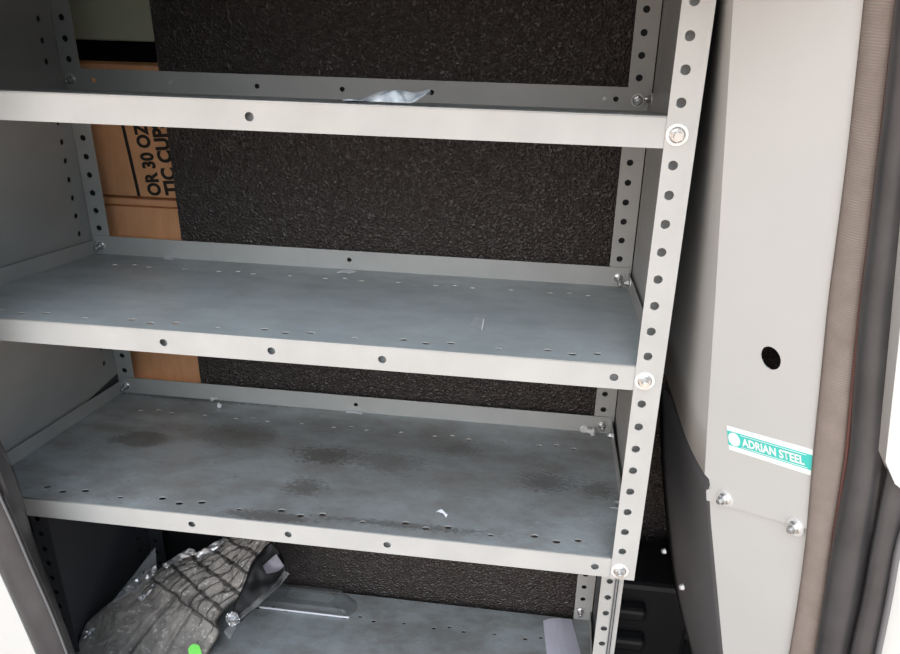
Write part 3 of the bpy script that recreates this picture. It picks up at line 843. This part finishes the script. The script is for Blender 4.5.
# pale crumpled film strips across the upper left edge of the bag
fps = [([(196, 556), (212, 546), (224, 539)], [(201, 560), (218, 550), (231, 541)]),
       ([(126, 590), (134, 583), (144, 573)], [(130, 594), (139, 587), (147, 578)]), ([(144, 578), (152, 568), (158, 564)], [(148, 584), (155, 577), (159, 573)]),
       ([(85, 636), (90, 631), (96, 627)], [(87, 640), (93, 635), (98, 629)]), ([(140, 598), (148, 593), (156, 585)], [(142, 602), (151, 596), (158, 588)]),
       ([(164, 566), (178, 557), (196, 551)], [(168, 569), (182, 561), (199, 555)]), ([(180, 557), (188, 551), (194, 550)], [(184, 557), (190, 554), (196, 552)])]
for i, (a_, c_) in enumerate(fps):
    bm = ribbon(a_, c_, 12, pl0, 0.012, 0.0008, 20 + i, 0.016, 80)
    obj('film_strip', bm, M['shine'], bag)
bm = ribbon([(112, 603), (134, 575), (156, 547)], [(120, 605), (140, 592), (158.5, 582)], 16, (bn, bp0), 0.003, 0.0006, 11, 0.004)
tag(obj('clear_film', bm, M['clear'], None, True), 'clear triangular plastic film standing behind the dusty bag', 'film')

# clear plastic tray at the back of the bottom shelf
y0_, y1_ = 0.405, 0.492
q0, q1 = on4(268, 609), on4(356, 612)
tray = thing('plastic_tray', 'smoky clear plastic tray lying at the rear of the bottom shelf', 'tray', (q0.x, (q0.y + D) / 2, q0.z))
bm = bmesh.new()
xa, xb = q0.x - 0.02, q1.x
yf = min(q0.y, q1.y) 
sz = lambda y: shelf_z(KS) + SL * y
prof = []
n = 10
ol = [(xa, yf), (xb - 0.012, yf)] + [(xb - 0.03 + 0.03 * math.sin(a), yf + 0.045 - 0.045 * math.cos(a) + 0.0) for a in [math.pi / 2 * i / n for i in range(1, n + 1)]] + [(xb - 0.004, D - 0.05), (xb - 0.045, D - 0.016), (xa, D - 0.016)]
rows = []
for hgt, ins in ((0.001, 0.0), (0.016, 0.002), (0.022, 0.008), (0.022, 0.03)):
    cx_, cy_ = (xa + xb) / 2, (yf + D) / 2
    r = []
    for x, y in ol:
        xx = x + (cx_ - x) * ins / 0.06; yy = y + (cy_ - y) * ins / 0.06
        r.append(Vector((xx, yy, sz(yy) + hgt)))
    r.append(r[0].copy())
    rows.append(r)
loft(bm, rows)
obj('tray_shell', bm, M['smoke'], tray)
bm = bmesh.new(); tube(bm, [Vector((xa, yf - 0.001, sz(yf) + 0.004)), Vector(((xa + xb) / 2, yf - 0.001, sz(yf) + 0.004)), Vector((xb - 0.01, yf - 0.001, sz(yf) + 0.004))], 0.0022, 0.0022, (0, 1, 0), 8)
obj('tray_rim', bm, M['paper'], tray)

scrap('card', 'lilac white paper card lying on the bottom shelf by the right upright', [(550, 690), (590, 690), (571.5, 621), (543, 622)], KS, M['lilac'], 'card', 0.006, 0.003)

# black ribbed plastic housing right of the uprights, widened to blacken the shaded gap
yk = 0.30
q0 = aty(622, 590, yk); q1 = aty(662, 654, yk)
kb = thing('plastic_housing', 'black ribbed plastic housing low in the gap right of the uprights', 'housing', ((q0.x + q1.x) / 2, yk, -1.334))
bm = bmesh.new(); box(bm, q0.x - 0.015, q1.x + 0.05, yk + 0.02, yk + 0.17, -1.334, q0.z, 0.012)
obj('housing_body', bm, M['black'], kb)
for i, (py, w_) in enumerate(((611, 0.030), (641, 0.036))):
    q = aty(630, py, yk)
    bm = bmesh.new(); box(bm, q0.x - 0.012, q0.x + 0.026 + w_, yk - 0.012, yk + 0.024, q.z - 0.020, q.z + 0.012, 0.009)
    obj('rib', bm, M['black'], kb)

# ------------------------------------------------------------------ daylight
w = bpy.data.worlds.new('sky'); SC.world = w; w.use_nodes = True
N = w.node_tree.nodes; L = w.node_tree.links
bg = N['Background']
tc = N.new('ShaderNodeTexCoord'); sp = N.new('ShaderNodeSeparateXYZ'); L.new(tc.outputs['Generated'], sp.inputs[0])
cr = N.new('ShaderNodeValToRGB'); L.new(sp.outputs['Z'], cr.inputs['Fac'])
cr.color_ramp.elements[0].position = 0.0; cr.color_ramp.elements[0].color = (0.14, 0.14, 0.14, 1)
cr.color_ramp.elements[1].position = 0.80; cr.color_ramp.elements[1].color = (0.55, 0.72, 0.95, 1)
e = cr.color_ramp.elements.new(0.30); e.color = (0.40, 0.48, 0.55, 1)
# bright lobes added to the sky, cool high ahead and warm low at left
dt = N.new('ShaderNodeVectorMath'); dt.operation = 'DOT_PRODUCT'; dt.inputs[1].default_value = (0.03, -0.77, 0.64)
L.new(tc.outputs['Generated'], dt.inputs[0])
pw = N.new('ShaderNodeMath'); pw.operation = 'MAXIMUM'; pw.inputs[1].default_value = 0.0; L.new(dt.outputs['Value'], pw.inputs[0])
pq = N.new('ShaderNodeMath'); pq.operation = 'POWER'; pq.inputs[1].default_value = 8.0; L.new(pw.outputs[0], pq.inputs[0])
xx = N.new('ShaderNodeMath'); xx.operation = 'MULTIPLY'; L.new(sp.outputs['X'], xx.inputs[0]); L.new(sp.outputs['X'], xx.inputs[1])
xo = N.new('ShaderNodeMath'); xo.operation = 'SUBTRACT'; xo.inputs[0].default_value = 1.0; L.new(xx.outputs[0], xo.inputs[1])
xp = N.new('ShaderNodeMath'); xp.operation = 'POWER'; xp.inputs[1].default_value = 4.0; L.new(xo.outputs[0], xp.inputs[0])
lob = N.new('ShaderNodeMath'); lob.operation = 'MULTIPLY'; L.new(pq.outputs[0], lob.inputs[0]); L.new(xp.outputs[0], lob.inputs[1])
hz = N.new('ShaderNodeMix'); hz.data_type = 'RGBA'; hz.blend_type = 'ADD'; hz.inputs[7].default_value = (4.3, 4.5, 4.7, 1)
L.new(lob.outputs[0], hz.inputs[0]); L.new(cr.outputs['Color'], hz.inputs[6])
d2 = N.new('ShaderNodeVectorMath'); d2.operation = 'DOT_PRODUCT'; d2.inputs[1].default_value = (-0.50, -0.86, 0.10)
L.new(tc.outputs['Generated'], d2.inputs[0])
p2 = N.new('ShaderNodeMath'); p2.operation = 'MAXIMUM'; p2.inputs[1].default_value = 0.0; L.new(d2.outputs['Value'], p2.inputs[0])
q2 = N.new('ShaderNodeMath'); q2.operation = 'POWER'; q2.inputs[1].default_value = 9.0; L.new(p2.outputs[0], q2.inputs[0])
h2 = N.new('ShaderNodeMix'); h2.data_type = 'RGBA'; h2.blend_type = 'ADD'; h2.inputs[7].default_value = (1.9, 1.5, 1.28, 1)
L.new(q2.outputs[0], h2.inputs[0]); L.new(hz.outputs[2], h2.inputs[6])
L.new(h2.outputs[2], bg.inputs['Color'])
bg.inputs['Strength'].default_value = 1.0

sun = bpy.data.lights.new('sun', 'SUN'); sun.energy = 8.0; sun.angle = 0.01; sun.color = (1.0, 0.93, 0.84)
so = bpy.data.objects.new('sun', sun); COL.objects.link(so)
so.rotation_euler = Vector((-0.35, -0.45, -0.82)).to_track_quat('-Z', 'Y').to_euler()

SC.view_settings.view_transform = 'Standard'
SC.view_settings.look = 'None'
SC.view_settings.gamma = 1.0
SC.view_settings.use_curve_mapping = False
SC.view_settings.exposure = 0.46
